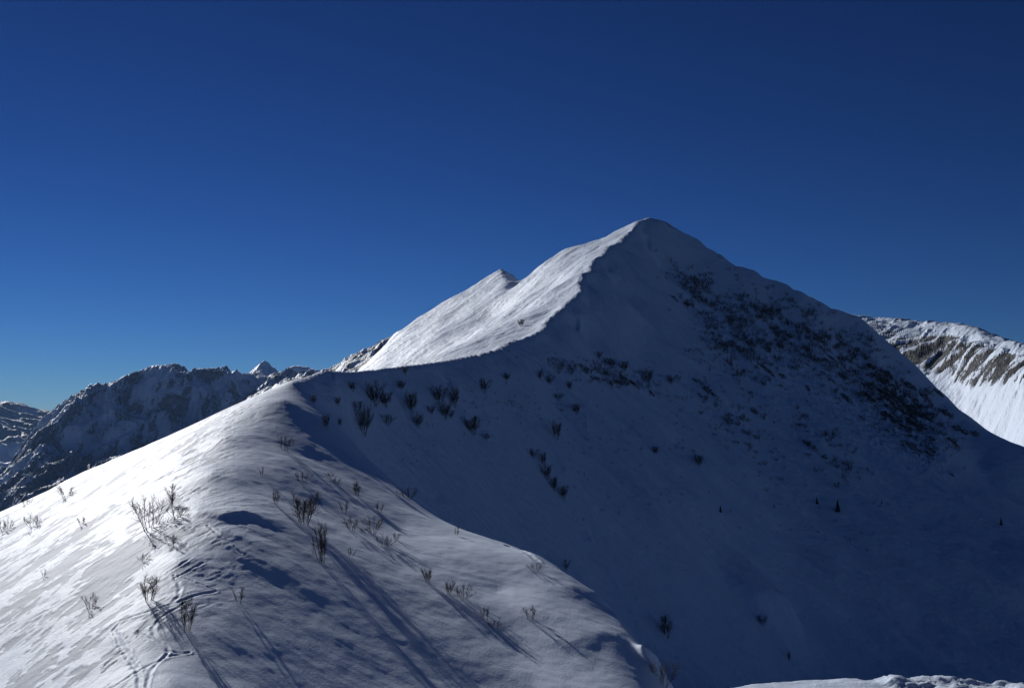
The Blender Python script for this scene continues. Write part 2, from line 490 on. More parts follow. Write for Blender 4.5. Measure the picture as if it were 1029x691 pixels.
FACE_LIPS = [
    ([(644, 233), (650, 241), (656, 248), (661, 258), (665, 268), (668, 278)], -3.0, 5.0, 3.0),
    ([(600, 345), (640, 380), (690, 440), (740, 510)], 2.5, 16.0, 6.0),
    ([(700, 380), (760, 440), (830, 500), (930, 560), (1020, 620)], 3.0, 18.0, 8.0),
    ([(560, 470), (610, 520), (660, 560)], 1.2, 10.0, 4.0),
    ([(755, 612), (772, 613), (790, 622), (810, 640)], 6.0, 10.0, 8.0),
]

# near ridge, fine grid
na = np.linspace(-0.74, 0.74, 1500); nd = np.exp(np.linspace(math.log(28), math.log(SPLIT), 900))
NA, ND = np.meshgrid(na, nd)
X = NA * ND; Y = ND.copy(); Z = REL_F(NA, ND) * ND
dz, crust = near_detail(X, Y, Z)
fade = 1 - sstep(SPLIT - 12, SPLIT, Y)
Z = Z + dz * fade
seam_d = None
NEAR_F = Field(na, nd, Z / Y)
grid_mesh('snow_ridge', X, Y, Z, M_near, {'crust': crust, 'rock': np.zeros(X.shape)})

# the mountain, from the saddle to the summit and its back
fa_ = np.linspace(-0.64, 0.64, 1500); fd_ = np.exp(np.linspace(math.log(SPLIT), math.log(1250), 900))
FA, FD = np.meshgrid(fa_, fd_)
X = FA * FD; Y = FD.copy(); Z = REL_F(FA + sstep(260, 420, FD) * (3.2 * perlin(FA * FD / 40, FD / 46, 35) + 1.3 * perlin(FA * FD / 15, FD / 13, 36)) / FD, FD) * FD
dz, rock = face_detail(X, Y, Z)
Z = Z + dz * sstep(SPLIT, SPLIT + 25, Y)
FAR_F = Field(fa_, fd_, Z / Y)
grid_mesh('mountain', X, Y, Z, M_face, {'rock': rock})

def locate(px, py):
    """the spot on the finished hill behind a point of the photograph"""
    a, g = ray(px, py)
    d = np.exp(np.linspace(math.log(40), math.log(1240), 4000))
    t = np.where(d < SPLIT, NEAR_F(np.full(4000, float(a)), np.clip(d, 28, SPLIT)), FAR_F(np.full(4000, float(a)), np.clip(d, SPLIT, 1250)))
    k = np.argmax(t >= g)
    if t[k] < g: return None
    return np.array([a * d[k], d[k], t[k] * d[k]])

# knoll the photographer stands on, its edge shows at the lower right
kx, ky = np.meshgrid(np.linspace(-14, 14, 1000), np.concatenate([np.linspace(-25, 6, 80), np.linspace(6.05, 12, 260), np.linspace(12.3, 38, 40)]))
edge = 9.2 + 0.12 * (kx - 2) - 0.06 * np.maximum(0, 2 - kx) ** 1.6 + 0.5 * perlin(kx / 3, kx * 0 + .5, 61)
kz = -1.72 - 0.0435 * np.maximum(ky, 0) - 0.06 * np.maximum(0, 2.2 - kx) * sstep(0, 8, ky)
lump = sstep(2.7, 3.2, kx) * np.exp(-((ky - edge + .4) / 0.7) ** 2)
kz = kz + 0.02 * fbm(kx * 1.5, ky * 1.5, 3, 62) + lump * 0.06 * np.clip(fbm(kx * 3.1, ky * 3.1, 5, 63, 0.62) + 0.15, -0.1, 1) - 0.9 * np.maximum(0, ky - edge) ** 1.05
grid_mesh('snow_knoll', kx, ky, kz, M_near, {'crust': np.zeros(kx.shape), 'rock': np.zeros(kx.shape)})

M_forest = simple_ground()
# valley floor out to the horizon
gx, gy = np.meshgrid(np.concatenate([-np.geomspace(12000, 200, 60), np.geomspace(200, 12000, 60)]), np.concatenate([np.linspace(-3000, 3000, 30), np.geomspace(3200, 12000, 60)]))
gz = -420 + 12 * fbm(gx / 900, gy / 900, 3, 71)
grid_mesh('valley_ground', gx, gy, gz, M_forest, {'rock': np.zeros(gx.shape)})

# ------------------------------------------------------------------ distant mountains
def far_mountain(name, pts, arange, drange, na_, nd_, mat, amp, lam, seed, rockfn, disp=None, gain=0.5):
    f = Rbf(pts, 0.35)
    a = np.linspace(*arange, na_); d = np.exp(np.linspace(math.log(drange[0]), math.log(drange[1]), nd_))
    A, D = np.meshgrid(a, d)
    X = A * D; Y = D; Z = f(A, D) * D
    wx = X + lam * 0.3 * fbm(X / lam, Y / lam, 2, seed + 7); wy = Y + lam * 0.3 * fbm(X / lam, Y / lam, 2, seed + 9)
    n = ridged(wx / lam, wy / lam, 6, seed, gain)
    Z2 = Z + amp * (n - 0.6)
    if disp: Z2 = Z2 + disp(X, Y, Z, *project(X, Y, Z))
    gy_, gx_ = np.gradient(Z2)
    sx = gx_ / np.gradient(X, axis=1); sy = gy_ / np.gradient(Y, axis=0)
    slope = np.hypot(sx, sy)
    P, Q = project(X, Y, Z2)
    rock = rockfn(X, Y, Z2, slope, n, P, Q)
    return grid_mesh(name, X, Y, Z2, mat, {'rock': rock})

def rk_range(X, Y, Z, s, n, P, Q):
    return np.clip(0.31 + 0.16 * (s - 1.0) + 0.28 * fbm(X / 70, Y / 110, 5, 83, 0.65) + 0.18 * sstep(430, 490, Q), 0, 1)
rng_pts = line([(-200, 470, 3600), (-60, 520, 3300), (0, 487, 3200), (15, 475, 3250), (30, 450, 3300), (50, 428, 3350), (70, 408, 3400), (86, 401, 3450), (100, 403, 3450), (120, 392, 3500), (145, 386, 3500), (163, 379, 3500),
                (185, 381, 3520), (205, 379, 3550), (225, 384, 3550), (245, 389, 3600), (275, 383, 3650), (295, 377, 3700), (330, 385, 3700), (420, 400, 3700)], 2)
rng_pts += [(-200, 560, 2900), (0, 530, 2800), (60, 500, 2850), (120, 480, 2900), (200, 460, 2950), (300, 440, 3000), (420, 450, 3000),
            (-200, 640, 2400), (0, 620, 2400), (150, 600, 2400), (300, 580, 2400), (420, 560, 2400), (-200, 560, 4200), (0, 560, 4200), (100, 480, 4200), (200, 470, 4200), (300, 460, 4200), (420, 460, 4200),
            (150, 440, 3330), (100, 450, 3290), (60, 465, 3230), (190, 425, 3390), (250, 420, 3480), (150, 480, 3180), (220, 470, 3250)]
far_mountain('rocky_range', rng_pts, (-0.66, -0.08), (2400, 4200), 900, 420, M_far, 30, 210, 81, rk_range, gain=0.6)

far_mountain('far_peak', line([(-200, 360, 6800), (-60, 380, 6700), (0, 408, 6600), (8, 406, 6600), (30, 412, 6600), (55, 420, 6600), (75, 432, 6600), (120, 450, 6600), (200, 455, 6600)], 2) +
             [(-200, 470, 5600), (0, 468, 5600), (40, 470, 5600), (120, 478, 5600), (200, 480, 5600), (-200, 520, 4600), (0, 505, 4600), (60, 500, 4600), (200, 520, 4600), (-200, 500, 8000), (0, 500, 8000), (200, 500, 8000), (0, 445, 6000), (50, 448, 6000)],
             (-0.75, -0.25), (4600, 8000), 500, 300, M_far, 70, 700, 91,
             lambda X, Y, Z, s, n, P, Q: np.clip(0.60 + 0.25 * fbm(X / 200, Y / 200, 4, 93), 0, 1) * (1 - sstep(442, 450, Q)))
far_mountain('snowy_peak', line([(200, 402, 5200), (236, 388, 5200), (248, 380, 5150), (256, 372, 5100), (262, 366, 5050), (266, 364, 5050), (274, 371, 5100), (283, 380, 5150), (300, 392, 5200), (360, 410, 5200)], 2) +
             [(200, 470, 4400), (264, 440, 4400), (300, 460, 4400), (360, 470, 4400), (200, 480, 6000), (266, 460, 6000), (360, 480, 6000), (262, 395, 4750), (240, 410, 4750), (285, 412, 4750)],
             (-0.32, -0.12), (4400, 6000), 420, 300, M_far, 18, 200, 101,
             lambda X, Y, Z, s, n, P, Q: np.clip(0.30 + 0.28 * fbm(X / 120, Y / 120, 4, 103) + 0.12 * (s - 1), 0, 1))
far_mountain('wooded_shoulder', line([(250, 400, 2000), (290, 384, 1950), (318, 378, 1920), (335, 370, 1900), (352, 361, 1850), (370, 353, 1800), (388, 343, 1780), (405, 335, 1760), (430, 332, 1750), (480, 340, 1750)], 2) +
             [(250, 480, 1600), (330, 430, 1550), (400, 400, 1500), (480, 400, 1500), (250, 470, 2300), (340, 440, 2300), (480, 420, 2300), (370, 372, 1680), (400, 358, 1650)],
             (-0.28, 0.0), (1450, 2300), 420, 260, M_far, 7, 60, 111,
             lambda X, Y, Z, s, n, P, Q: np.clip(0.44 + 0.28 * fbm(X / 16, Y / 24, 4, 113), 0, 1))

# sunlit cliffs on the right
cl_pts = line([(820, 325, 2150), (862, 319, 2050), (885, 321, 1950), (905, 321, 1880), (930, 325, 1800), (950, 328, 1720), (970, 331, 1640), (985, 336, 1570), (1003, 344, 1500), (1018, 347, 1430), (1029, 352, 1380), (1060, 372, 1280), (1120, 410, 1180), (1250, 480, 1100)], 2)
cl_pts += [(880, 352, 1790), (910, 358, 1720), (935, 368, 1640), (955, 378, 1560), (975, 385, 1470), (1000, 387, 1380), (1029, 384, 1290), (1070, 400, 1190), (1140, 440, 1090),
           (880, 400, 1600), (920, 420, 1520), (960, 440, 1420), (985, 450, 1330), (1010, 452, 1240), (1029, 455, 1150), (1090, 480, 1030), (1160, 510, 950), (1250, 560, 950),
           (880, 500, 1250), (950, 520, 1150), (1029, 520, 980), (1100, 540, 900), (880, 600, 900), (1029, 600, 850), (1250, 650, 850), (900, 420, 2400), (1029, 420, 2000), (1250, 560, 1500), (1100, 480, 1700)]
def cliff_band(P, Q):
    top = np.interp(P, [862, 905, 950, 985, 1029, 1120], [313, 321, 328, 336, 352, 410])
    foot = np.interp(P, [880, 935, 975, 1029, 1140], [356, 372, 388, 384, 440])
    return sstep(3, 14, Q - top) * (1 - sstep(-8, 10, Q - foot))
def flutes(X, Y, Z):
    w = Y + 0.9 * X + 14 * perlin(X / 40, Y / 70, 131)
    return 0.7 * (1 - 2 * np.abs(perlin(w / 46, Z / 130, 132))) + 0.5 * (1 - 2 * np.abs(perlin(w / 21, Z / 60, 133))) + 0.3 * (1 - 2 * np.abs(perlin(w / 9, Z / 40, 134))) - 0.15
def rk_cliff(X, Y, Z, s, n, P, Q):
    f = flutes(X, Y, Z)
    return np.clip(cliff_band(P, Q) * (0.98 - 1.15 * (f - 0.35) + 0.32 * fbm(X / 8, Y / 12, 4, 121, 0.65)), 0, 1)
cliff = far_mountain('snowy_cliffs', cl_pts, (0.28, 0.80), (850, 2400), 900, 700, M_right, 4, 60, 120, rk_cliff,
                     disp=lambda X, Y, Z, P, Q: (1.0 + 9.0 * cliff_band(P, Q)) * (flutes(X, Y, Z) - 0.5))

# clear winter air: far things fade a little towards blue
hm = bpy.data.materials.new('haze'); hm.use_nodes = True
hn = hm.node_tree.nodes; hl = hm.node_tree.links; hn.remove(hn['Principled BSDF'])
hv = hn.new('ShaderNodeVolumePrincipled'); hv.inputs['Color'].default_value = (0.28, 0.52, 1.0, 1); hv.inputs['Density'].default_value = 2.2e-5; hv.inputs['Anisotropy'].default_value = 0.2
hl.new(hv.outputs[0], hn['Material Output'].inputs['Volume'])
V = [(x, y, z) for z in (-470, 340) for x, y in ((-12200, -3200), (12200, -3200), (12200, 12200), (-12200, 12200))]
me = bpy.data.meshes.new('haze'); me.from_pydata(V, [], [(3, 2, 1, 0), (4, 5, 6, 7), (0, 1, 5, 4), (1, 2, 6, 5), (2, 3, 7, 6), (3, 0, 4, 7)]); me.materials.append(hm)
haze = bpy.data.objects.new('haze', me); COL.objects.link(haze)
tag(haze, 'thin blue winter air over the far mountains', 'haze', kind='stuff')
scn.cycles.volume_bounces = 0
# ------------------------------------------------------------------ bare shrubs, trees and outcrops
def simple_mat(name, stops, scale, rough=0.9, snow=None):
    t = NT(name); p = t.pos()
    c = t.ramp(t.noise(scale, 5, 0.65, p), stops)
    if snow:
        g = t.node('ShaderNodeNewGeometry'); s = t.node('ShaderNodeSeparateXYZ'); t.link(g.outputs['Normal'], s.inputs[0])
        f = t.math('ADD', s.outputs[2], t.math('MULTIPLY', t.math('SUBTRACT', t.noise(scale * 0.8, 4, 0.6, p), 0.5), 1.1))
        m = t.node('ShaderNodeMapRange', interpolation_type='SMOOTHSTEP'); m.inputs[1].default_value = snow; m.inputs[2].default_value = snow + 0.12
        t.link(f, m.inputs[0]); c = t.mix(m.outputs[0], c, SNOW)
    t.link(c, t.b.inputs['Base Color']); t.b.inputs['Roughness'].default_value = rough; t.b.inputs['Specular IOR Level'].default_value = 0.15
    return t.m
M_bark = simple_mat('bare_bark', [(0.3, (0.03, 0.022, 0.018)), (0.7, (0.085, 0.062, 0.05))], 6)
M_twig = simple_mat('bare_twigs', [(0.3, (0.04, 0.03, 0.025)), (0.7, (0.11, 0.085, 0.07))], 9)
M_brush = simple_mat('shaded_brush', [(0.3, (0.035, 0.03, 0.027)), (0.7, (0.10, 0.085, 0.075))], 0.8)
M_rock = simple_mat('weathered_rock', [(0.25, (0.025, 0.024, 0.022)), (0.5, (0.065, 0.058, 0.05)), (0.78, (0.14, 0.125, 0.11))], 0.7, 0.95, snow=0.62)
M_needle = simple_mat('dark_needles', [(0.3, (0.010, 0.018, 0.012)), (0.7, (0.03, 0.045, 0.03))], 1.5)

class MB:
    def __init__(self): self.v, self.f = [], []
    def tube(self, pts, r0, r1, n=4):
        base = len(self.v); k = len(pts)
        for i, p in enumerate(pts):
            q = pts[min(i + 1, k - 1)] - pts[max(i - 1, 0)]
            q = q / (np.linalg.norm(q) + 1e-9)
            a = np.cross(q, [0.3, 0.9, 0.2]); a /= np.linalg.norm(a) + 1e-9; b = np.cross(q, a)
            r = r0 + (r1 - r0) * i / (k - 1)
            for j in range(n):
                t = 2 * math.pi * j / n
                self.v.append(p + r * (math.cos(t) * a + math.sin(t) * b))
        for i in range(k - 1):
            for j in range(n):
                self.f.append((base + i * n + j, base + i * n + (j + 1) % n, base + (i + 1) * n + (j + 1) % n, base + (i + 1) * n + j))
        self.f.append(tuple(base + j for j in range(n))[::-1]); self.f.append(tuple(base + (k - 1) * n + j for j in range(n)))
    def mesh(self, name, mat):
        me = bpy.data.meshes.new(name); me.from_pydata([tuple(map(float, v)) for v in self.v], [], self.f)
        me.materials.append(mat); me.update(); return me

def bent(p, d, L, rng, n=4, wig=0.12, up=0.10):
    pts = [np.array(p, float)]; d = np.array(d, float)
    for i in range(n):
        d = d + rng.normal(0, wig, 3); d[2] += up; d /= np.linalg.norm(d)
        pts.append(pts[-1] + d * L / n)
    return pts, d

def shrub_stems(seed, nst, spread, tw, dens, levels=2):
    """list of (stem, twigs) builders for a shrub one metre tall"""
    rng = np.random.RandomState(seed); out = []
    for s in range(nst):
        st, tg = MB(), MB()
        az = 2 * math.pi * (s + rng.rand() * 0.7) / nst; lean = spread * (0.25 + 0.75 * rng.rand())
        L = rng.uniform(0.75, 1.12) * (1.0 if s else 1.1)
        d = np.array([math.cos(az) * lean, math.sin(az) * lean, 1.0]); d /= np.linalg.norm(d)
        base = np.array([math.cos(az), math.sin(az), 0]) * 0.09 * (1 + spread) + np.array([0, 0, -0.10])
        pts, _ = bent(base, d, L + 0.1, rng, 6, 0.15, 0.09)
        st.tube(pts, 0.014 * tw, 0.004 * tw, 5)
        nb = int(dens * 8)
        for b in range(nb):
            t = rng.uniform(0.22, 0.98) * 6; i = min(int(t), 5); p = pts[i] + (pts[i + 1] - pts[i]) * (t - i)
            dd = pts[i + 1] - pts[i]; dd = dd / np.linalg.norm(dd) + rng.normal(0, 0.5, 3); dd[2] = abs(dd[2]) * 0.8 + 0.3; dd /= np.linalg.norm(dd)
            l2 = rng.uniform(0.16, 0.42) * (1.15 - 0.6 * t / 6)
            p2, d2 = bent(p, dd, l2, rng, 3, 0.15, 0.10)
            (st if b < nb // 4 else tg).tube(p2, 0.0065 * tw, 0.003 * tw, 3)
            for k in range(int(dens * (3 if levels > 1 else 1))):
                j = rng.randint(1, 4); d3 = d2 + rng.normal(0, 0.5, 3); d3[2] = abs(d3[2]) * 0.8 + 0.1; d3 /= np.linalg.norm(d3)
                p3, _ = bent(p2[j], d3, rng.uniform(0.07, 0.2), rng, 2, 0.15, 0.1)
                tg.tube(p3, 0.0038 * tw, 0.0022 * tw, 3)
        out.append((st, tg))
    return out

def empty(name, loc, rz=0.0, s=1.0):
    o = bpy.data.objects.new(name, None); COL.objects.link(o)
    o.location = loc; o.rotation_euler = (0, 0, rz); o.scale = (s, s, s) if not isinstance(s, tuple) else s
    o.empty_display_size = 0.2
    return o
def child(name, me, parent):
    o = bpy.data.objects.new(name, me); COL.objects.link(o); o.parent = parent; return o

def near_proto(seed, nst, spread, tw, dens):
    return [(st.mesh('stem', M_bark), tg.mesh('twigs', M_twig)) for st, tg in shrub_stems(seed, nst, spread, tw, dens)]
P_FAN = [near_proto(200, 10, 1.0, 0.85, 1.8), near_proto(201, 9, 0.85, 0.85, 1.8)]
P_TALL = [near_proto(210, 8, 0.30, 0.9, 2.2), near_proto(211, 10, 0.45, 0.85, 2.0)]
P_TUFT = [near_proto(220, 10, 1.1, 1.0, 1.6), near_proto(221, 8, 0.9, 1.1, 1.6), near_proto(222, 9, 1.3, 1.0, 1.5)]
P_SAPL = [near_proto(230, 3, 0.25, 1.1, 2.4), near_proto(231, 4, 0.4, 1.0, 2.1)]
KINDS = {'fan': P_FAN, 'tall': P_TALL, 'tuft': P_TUFT, 'sapling': P_SAPL}
missed = []
prng = random.Random(5)
G_NEAR = 'bare shrubs on the near snow ridge'
def near_shrub(px, py, hpx, kind, label, wide=1.0):
    p = locate(px, py)
    if p is None: missed.append((px, py)); return
    s = hpx / FP * p[1] * 0.93
    t = empty('bare_shrub', p, prng.uniform(0, 6.28), (s * wide, s * wide, s))
    tag(t, label, 'shrub', G_NEAR)
    for st, tg in prng.choice(KINDS[kind]):
        o = child('stem', st, t); child('twigs', tg, o)

def mid_proto(seed, nst, spread, tw, dens):
    a, b = MB(), MB()
    for st, tg in shrub_stems(seed, nst, spread, tw, dens):
        for src, dst in ((st, a), (tg, b)):
            n = len(dst.v); dst.v += src.v; dst.f += [tuple(i + n for i in f) for f in src.f]
    return a.mesh('stems', M_brush), b.mesh('twigs', M_brush)
MID = [mid_proto(300 + i, n, sp, 0.8, de) for i, (n, sp, de) in enumerate([(10, 0.42, 2.6), (9, 0.32, 2.7), (12, 0.6, 2.5), (10, 0.9, 2.2), (6, 0.28, 3.0)])]
G_BOWL = 'bare trees and shrubs in the shaded hollow'
def mid_shrub(px, py, hpx, v, label, wide=1.0, cat='shrub', name='bare_shrub'):
    p = locate(px, py)
    if p is None: missed.append((px, py)); return
    s = hpx / FP * p[1] * 0.87
    t = empty(name, p, prng.uniform(0, 6.28), (s * wide, s * wide, s))
    tag(t, label, cat, G_BOWL)
    child('stems', MID[v][0], t); child('twigs', MID[v][1], t)

NEAR = [
 (66, 500, 13, 'fan', 'dark bushy bare shrub on the skyline edge of the sunlit left slope', 1.1),
 (26, 507, 9, 'tuft', 'small dark shrub low on the left skyline of the snow slope', 1.0),
 (34, 529, 13, 'tuft', 'low wide bare shrub on bright snow near the left frame edge', 1.2),
 (5, 534, 14, 'tuft', 'bare shrub cut by the left edge of the photo', 1.0),
 (151, 531, 33, 'fan', 'largest fan shaped bare shrub on the bright ridge crest', 0.95),
 (173, 509, 22, 'sapling', 'slim bare sapling just behind the big fan shaped shrub', 1.0),
 (178, 520, 12, 'tuft', 'low scrubby twigs at the foot of the slim sapling', 1.5),
 (82, 527, 8, 'tuft', 'faint low twigs midway up the sunlit left slope', 1.1),
 (150, 604, 24, 'tall', 'bare shrub in the middle of the looping ski tracks, casting a forked shadow', 1.15),
 (188, 634, 31, 'tall', 'upright bare shrub nearest the viewer with a long dark shadow downhill', 0.75),
 (240, 606, 16, 'sapling', 'small thin shrub on grey snow with a long narrow shadow', 0.9),
 (91, 611, 15, 'tuft', 'spiky low shrub standing on the large grey crust patch', 1.0),
 (174, 549, 12, 'sapling', 'tiny brown sapling below the big fan shaped shrub', 1.0),
 (145, 564, 9, 'tuft', 'tiny twigs poking from rippled snow above the ski tracks', 1.0),
 (44, 580, 8, 'sapling', 'single short twig on the bright slope at far left', 0.7),
 (286, 452, 15, 'tuft', 'shrub high on the right flank below the bend of the crest', 0.8),
 (304, 484, 11, 'tuft', 'squat shrub on the right flank above the tall twiggy clump', 1.0),
 (277, 507, 13, 'tall', 'small upright shrub at the top lip of the dark hollow', 0.8),
 (305, 526, 30, 'tall', 'dense twiggy clump standing at the right end of the dark hollow', 1.15),
 (323, 565, 36, 'tall', 'tall narrow brown shrub below the dense twiggy clump', 0.65),
 (263, 478, 9, 'sapling', 'lone hair thin twig on smooth snow left of the squat shrub', 0.8),
 (359, 498, 13, 'tall', 'small upright shrub near the upper right skyline of the spur with a thin shadow', 1.0),
 (331, 480, 6, 'tuft', 'low creeping twigs beside a short dark streak, upper right flank', 1.4),
 (338, 486, 6, 'tuft', 'second low creeping twig patch just downhill of its twin', 1.4),
 (346, 515, 12, 'sapling', 'sparse pale shrub between the dense clump and the upper spur', 1.0),
 (353, 533, 14, 'tuft', 'sparse shrub left of the wide brown bush on the right flank', 1.0),
 (374, 536, 17, 'fan', 'wide brown bush in the middle of the right flank', 1.0),
 (387, 549, 12, 'tuft', 'ragged low shrub just downhill of the wide brown bush', 1.2),
 (381, 515, 10, 'tuft', 'small shrub alone above the wide brown bush', 0.9),
 (398, 542, 7, 'tuft', 'tiny tuft right of the ragged low shrub', 1.1),
 (430, 585, 14, 'tall', 'V shaped small shrub on the lower right flank', 0.9),
 (352, 560, 10, 'sapling', 'faint thin twig right of the tall narrow brown shrub', 0.9),
 (410, 501, 12, 'tuft', 'dark shrub on the sharp spur edge against the shaded hollow', 1.1),
 (459, 538, 9, 'sapling', 'thin twig standing on the spur skyline at its dip', 0.9),
 (451, 597, 13, 'tall', 'left one of two neighbouring shrubs on the lower right flank', 0.9),
 (466, 602, 15, 'fan', 'right bushier one of two neighbouring shrubs on the lower right flank', 0.9),
 (488, 623, 13, 'sapling', 'slender twig above a low tuft on the lower slope', 0.9),
 (497, 631, 9, 'tuft', 'low tuft directly below the slender twig on the lower slope', 1.1),
 (533, 622, 13, 'tuft', 'dim bushy shrub on the shaded lower shelf of the ridge', 1.0),
 (569, 573, 11, 'sapling', 'thin upright twig on the lower spur skyline', 1.0),
 (538, 573, 8, 'tuft', 'low twigs beside the snow cracks of the lower spur', 1.3),
 (670, 640, 20, 'tall', 'dark shrub at the foot of the spur in front of the shaded valley', 1.0),
 (666, 688, 26, 'fan', 'dark bush at the bottom frame edge beside a bright snow drift', 0.9),
]
for a in NEAR: near_shrub(*a)

BOWL = [
 (376, 407, 24, 0, 'tallest dark tree of the row just under the saddle crest', 0.8), (387, 408, 15, 2, 'bushy dark tree right beside the tallest one under the saddle', 0.9),
 (414, 414, 21, 1, 'narrow dark tree standing alone between two clumps under the crest', 0.8), (420, 429, 14, 0, 'shorter tree below the narrow lone one under the crest', 0.8),
 (389, 427, 12, 3, 'wide low scrub left of the shorter tree under the crest', 1.0), (365, 436, 30, 0, 'tall ragged tree lowest in the left clump of the hollow', 0.65),
 (359, 412, 10, 3, 'wide scrub directly above the tall ragged tree', 1.2), (328, 431, 15, 4, 'thin tree near the saddle at the far left of the hollow', 0.8),
 (354, 393, 10, 2, 'small round shrub high under the saddle crest', 0.9), (315, 405, 9, 2, 'first faint shrub right of the saddle, near the bend', 0.8), (339, 407, 9, 1, 'faint upright shrub between the saddle bend and the scrub', 0.8),
 (341, 428, 8, 4, 'small faint sapling right of the thin leftmost tree', 0.8), (403, 391, 9, 2, 'small shrub close under the crest, right of the tallest tree', 1.0), (407, 376, 9, 1, 'little dark tree poking up to the crest line of the saddle', 0.8),
 (441, 405, 19, 1, 'left tree of the dense trio under the crest', 0.8), (447, 420, 17, 0, 'lowest tree of the dense trio under the crest', 0.9), (456, 408, 20, 0, 'right tree of the dense trio under the crest', 0.8),
 (433, 416, 9, 3, 'low faint brush left of the dense trio', 1.0), (452, 420, 9, 3, 'low scrub at the right foot of the dense trio', 1.2), (475, 436, 19, 2, 'broad dark round bush alone right of the dense trio', 0.9), (488, 442, 7, 3, 'low scrub at the right foot of the broad round bush', 1.2),
 (486, 394, 15, 1, 'upright shrub high in the hollow above the broad round bush', 0.8), (509, 382, 8, 2, 'small shrub close under the crest before it steepens', 0.9), (543, 382, 11, 4, 'thin sapling at the left end of the scrub band', 0.8),
 (552, 386, 9, 1, 'dim shrub right of the thin sapling in the scrub band', 0.9), (562, 374, 9, 3, 'dark round scrub at the upper left of the scrub band', 1.0), (561, 402, 8, 3, 'low snowy scrub under the left end of the scrub band', 1.0),
 (579, 415, 10, 2, 'lone small shrub below the scrub band', 0.9), (559, 441, 17, 4, 'spiky conical little tree alone in the middle of the hollow', 0.9), (535, 460, 10, 1, 'topmost shrub left of the diagonal row in the mid hollow', 0.9),
 (546, 467, 14, 1, 'upper tree of the diagonal row in the mid hollow', 0.6), (549, 481, 15, 0, 'second tree of the diagonal row in the mid hollow', 0.8), (557, 493, 15, 1, 'third tree of the diagonal row in the mid hollow', 0.7), (566, 500, 13, 2, 'lowest bushiest tree of the diagonal row in the mid hollow', 0.8),
 (572, 391, 9, 1, 'faint upright shrub under the middle of the scrub band', 0.8), (602, 360, 8, 1, 'small upright shrub above the right half of the scrub band', 0.9), (615, 369, 9, 2, 'dark bush in the right half of the scrub band', 1.0), (627, 372, 10, 2, 'dark bush on the right half of the band above the rocks', 1.0), (651, 385, 15, 0, 'largest upright tree at the right end of the scrub band', 0.9), (674, 386, 10, 1, 'dim tree between the band and the hollowed outcrop', 0.9),
 (702, 467, 11, 2, 'lone round shrub below the summit gully on smooth snow', 0.9), (659, 456, 8, 2, 'faint lone shrub on smooth snow left of the round one', 0.9), (793, 665, 10, 4, 'short dark stick like sapling low in the valley', 0.5), (766, 628, 10, 3, 'dim scrub beside the pale drift low in the valley', 1.0),
 (524, 328, 8, 2, 'single bush on the sunlit flank left of the steep crest', 0.9),
]
for a in BOWL: mid_shrub(*a)

# small spruces in the valley
def spruce_mesh(seed):
    rng = np.random.RandomState(seed); c = MB()
    for k in range(16):
        z = 0.12 + 0.86 * k / 16; R = 0.21 * (1 - z) ** 0.85 + 0.012
        for j in range(9):
            az = 2 * math.pi * (j + rng.rand()) / 9; r = R * rng.uniform(0.7, 1.1)
            tip = np.array([math.cos(az) * r, math.sin(az) * r, z - 0.35 * r])
            c.tube([np.array([0, 0, z]), tip * 0.55 + np.array([0, 0, z * 0.45 + 0.01]), tip], 0.012, 0.03 * (1 - z) + 0.006, 4)
            c.tube([tip * 0.6 + np.array([0, 0, z * 0.4]), tip * 0.85 + np.array([rng.normal(0, .03), rng.normal(0, .03), 0.01])], 0.02 * (1 - z) + .006, 0.004, 3)
    t = MB(); t.tube([np.array([0, 0, -0.08]), np.array([0, 0, 0.5]), np.array([0, 0, 1.02])], 0.022, 0.004, 6)
    return t.mesh('trunk', M_bark), c.mesh('crown', M_needle)
SPR = [spruce_mesh(400), spruce_mesh(401)]
for i, (px, py, h, lab) in enumerate([(724, 515, 9, 'tiny dark spruce alone on smooth shaded snow below the face'), (842, 515, 16, 'tallest dark spruce on the lower right slope'), (821, 507, 9, 'small spruce just left of the tallest spruce'),
                                      (1006, 528, 10, 'lone dark spruce near the right frame edge'), (886, 506, 4, 'speck sized spruce on the open slope right of the tallest one'), (778, 510, 4, 'speck sized spruce midway between the two lower slope spruces')]):
    p = locate(px, py); s = h / FP * p[1]
    t = empty('spruce_tree', p, i * 1.3, s * 0.85); tag(t, lab, 'tree', 'small spruces on the shaded slope')
    child('trunk', SPR[i % 2][0], t); child('crown', SPR[i % 2][1], t)

# rock outcrops on the shaded face
def outcrop_mesh(seed):
    import bmesh
    bm = bmesh.new(); bmesh.ops.create_icosphere(bm, subdivisions=5, radius=1.0)
    co = np.array([v.co for v in bm.verts])
    n = ridged(co[:, 0] * 1.6 + co[:, 2] * 0.7 + seed, co[:, 1] * 1.6 - co[:, 2] * 0.9, 5, seed, 0.55)
    n2 = fbm(co[:, 0] * 4 + seed, co[:, 2] * 5, 3, seed + 5)
    st = np.round(n * 3.5) / 3.5
    co = co * (0.72 + 0.20 * (0.5 * n + 0.5 * st) + 0.08 * n2)[:, None]
    for v, c in zip(bm.verts, co): v.co = c
    me = bpy.data.meshes.new('rock_outcrop'); bm.to_mesh(me); bm.free(); me.materials.append(M_rock); return me
OUT = [outcrop_mesh(500 + 7 * i) for i in range(6)]
def slope_frame(px, py):
    p = locate(px, py); q = locate(px + 4, py + 4); r = locate(px + 5, py - 2)
    if q is None: q = p + np.array([1, -1, -1.])
    if r is None: r = p + np.array([1, 0.3, 0.])
    d = q - p; d /= np.linalg.norm(d)
    e = r - p; n = np.cross(d, e); n /= np.linalg.norm(n) + 1e-9
    if n[2] < 0: n = -n
    return p, d, np.cross(n, d), n
from mathutils import Matrix
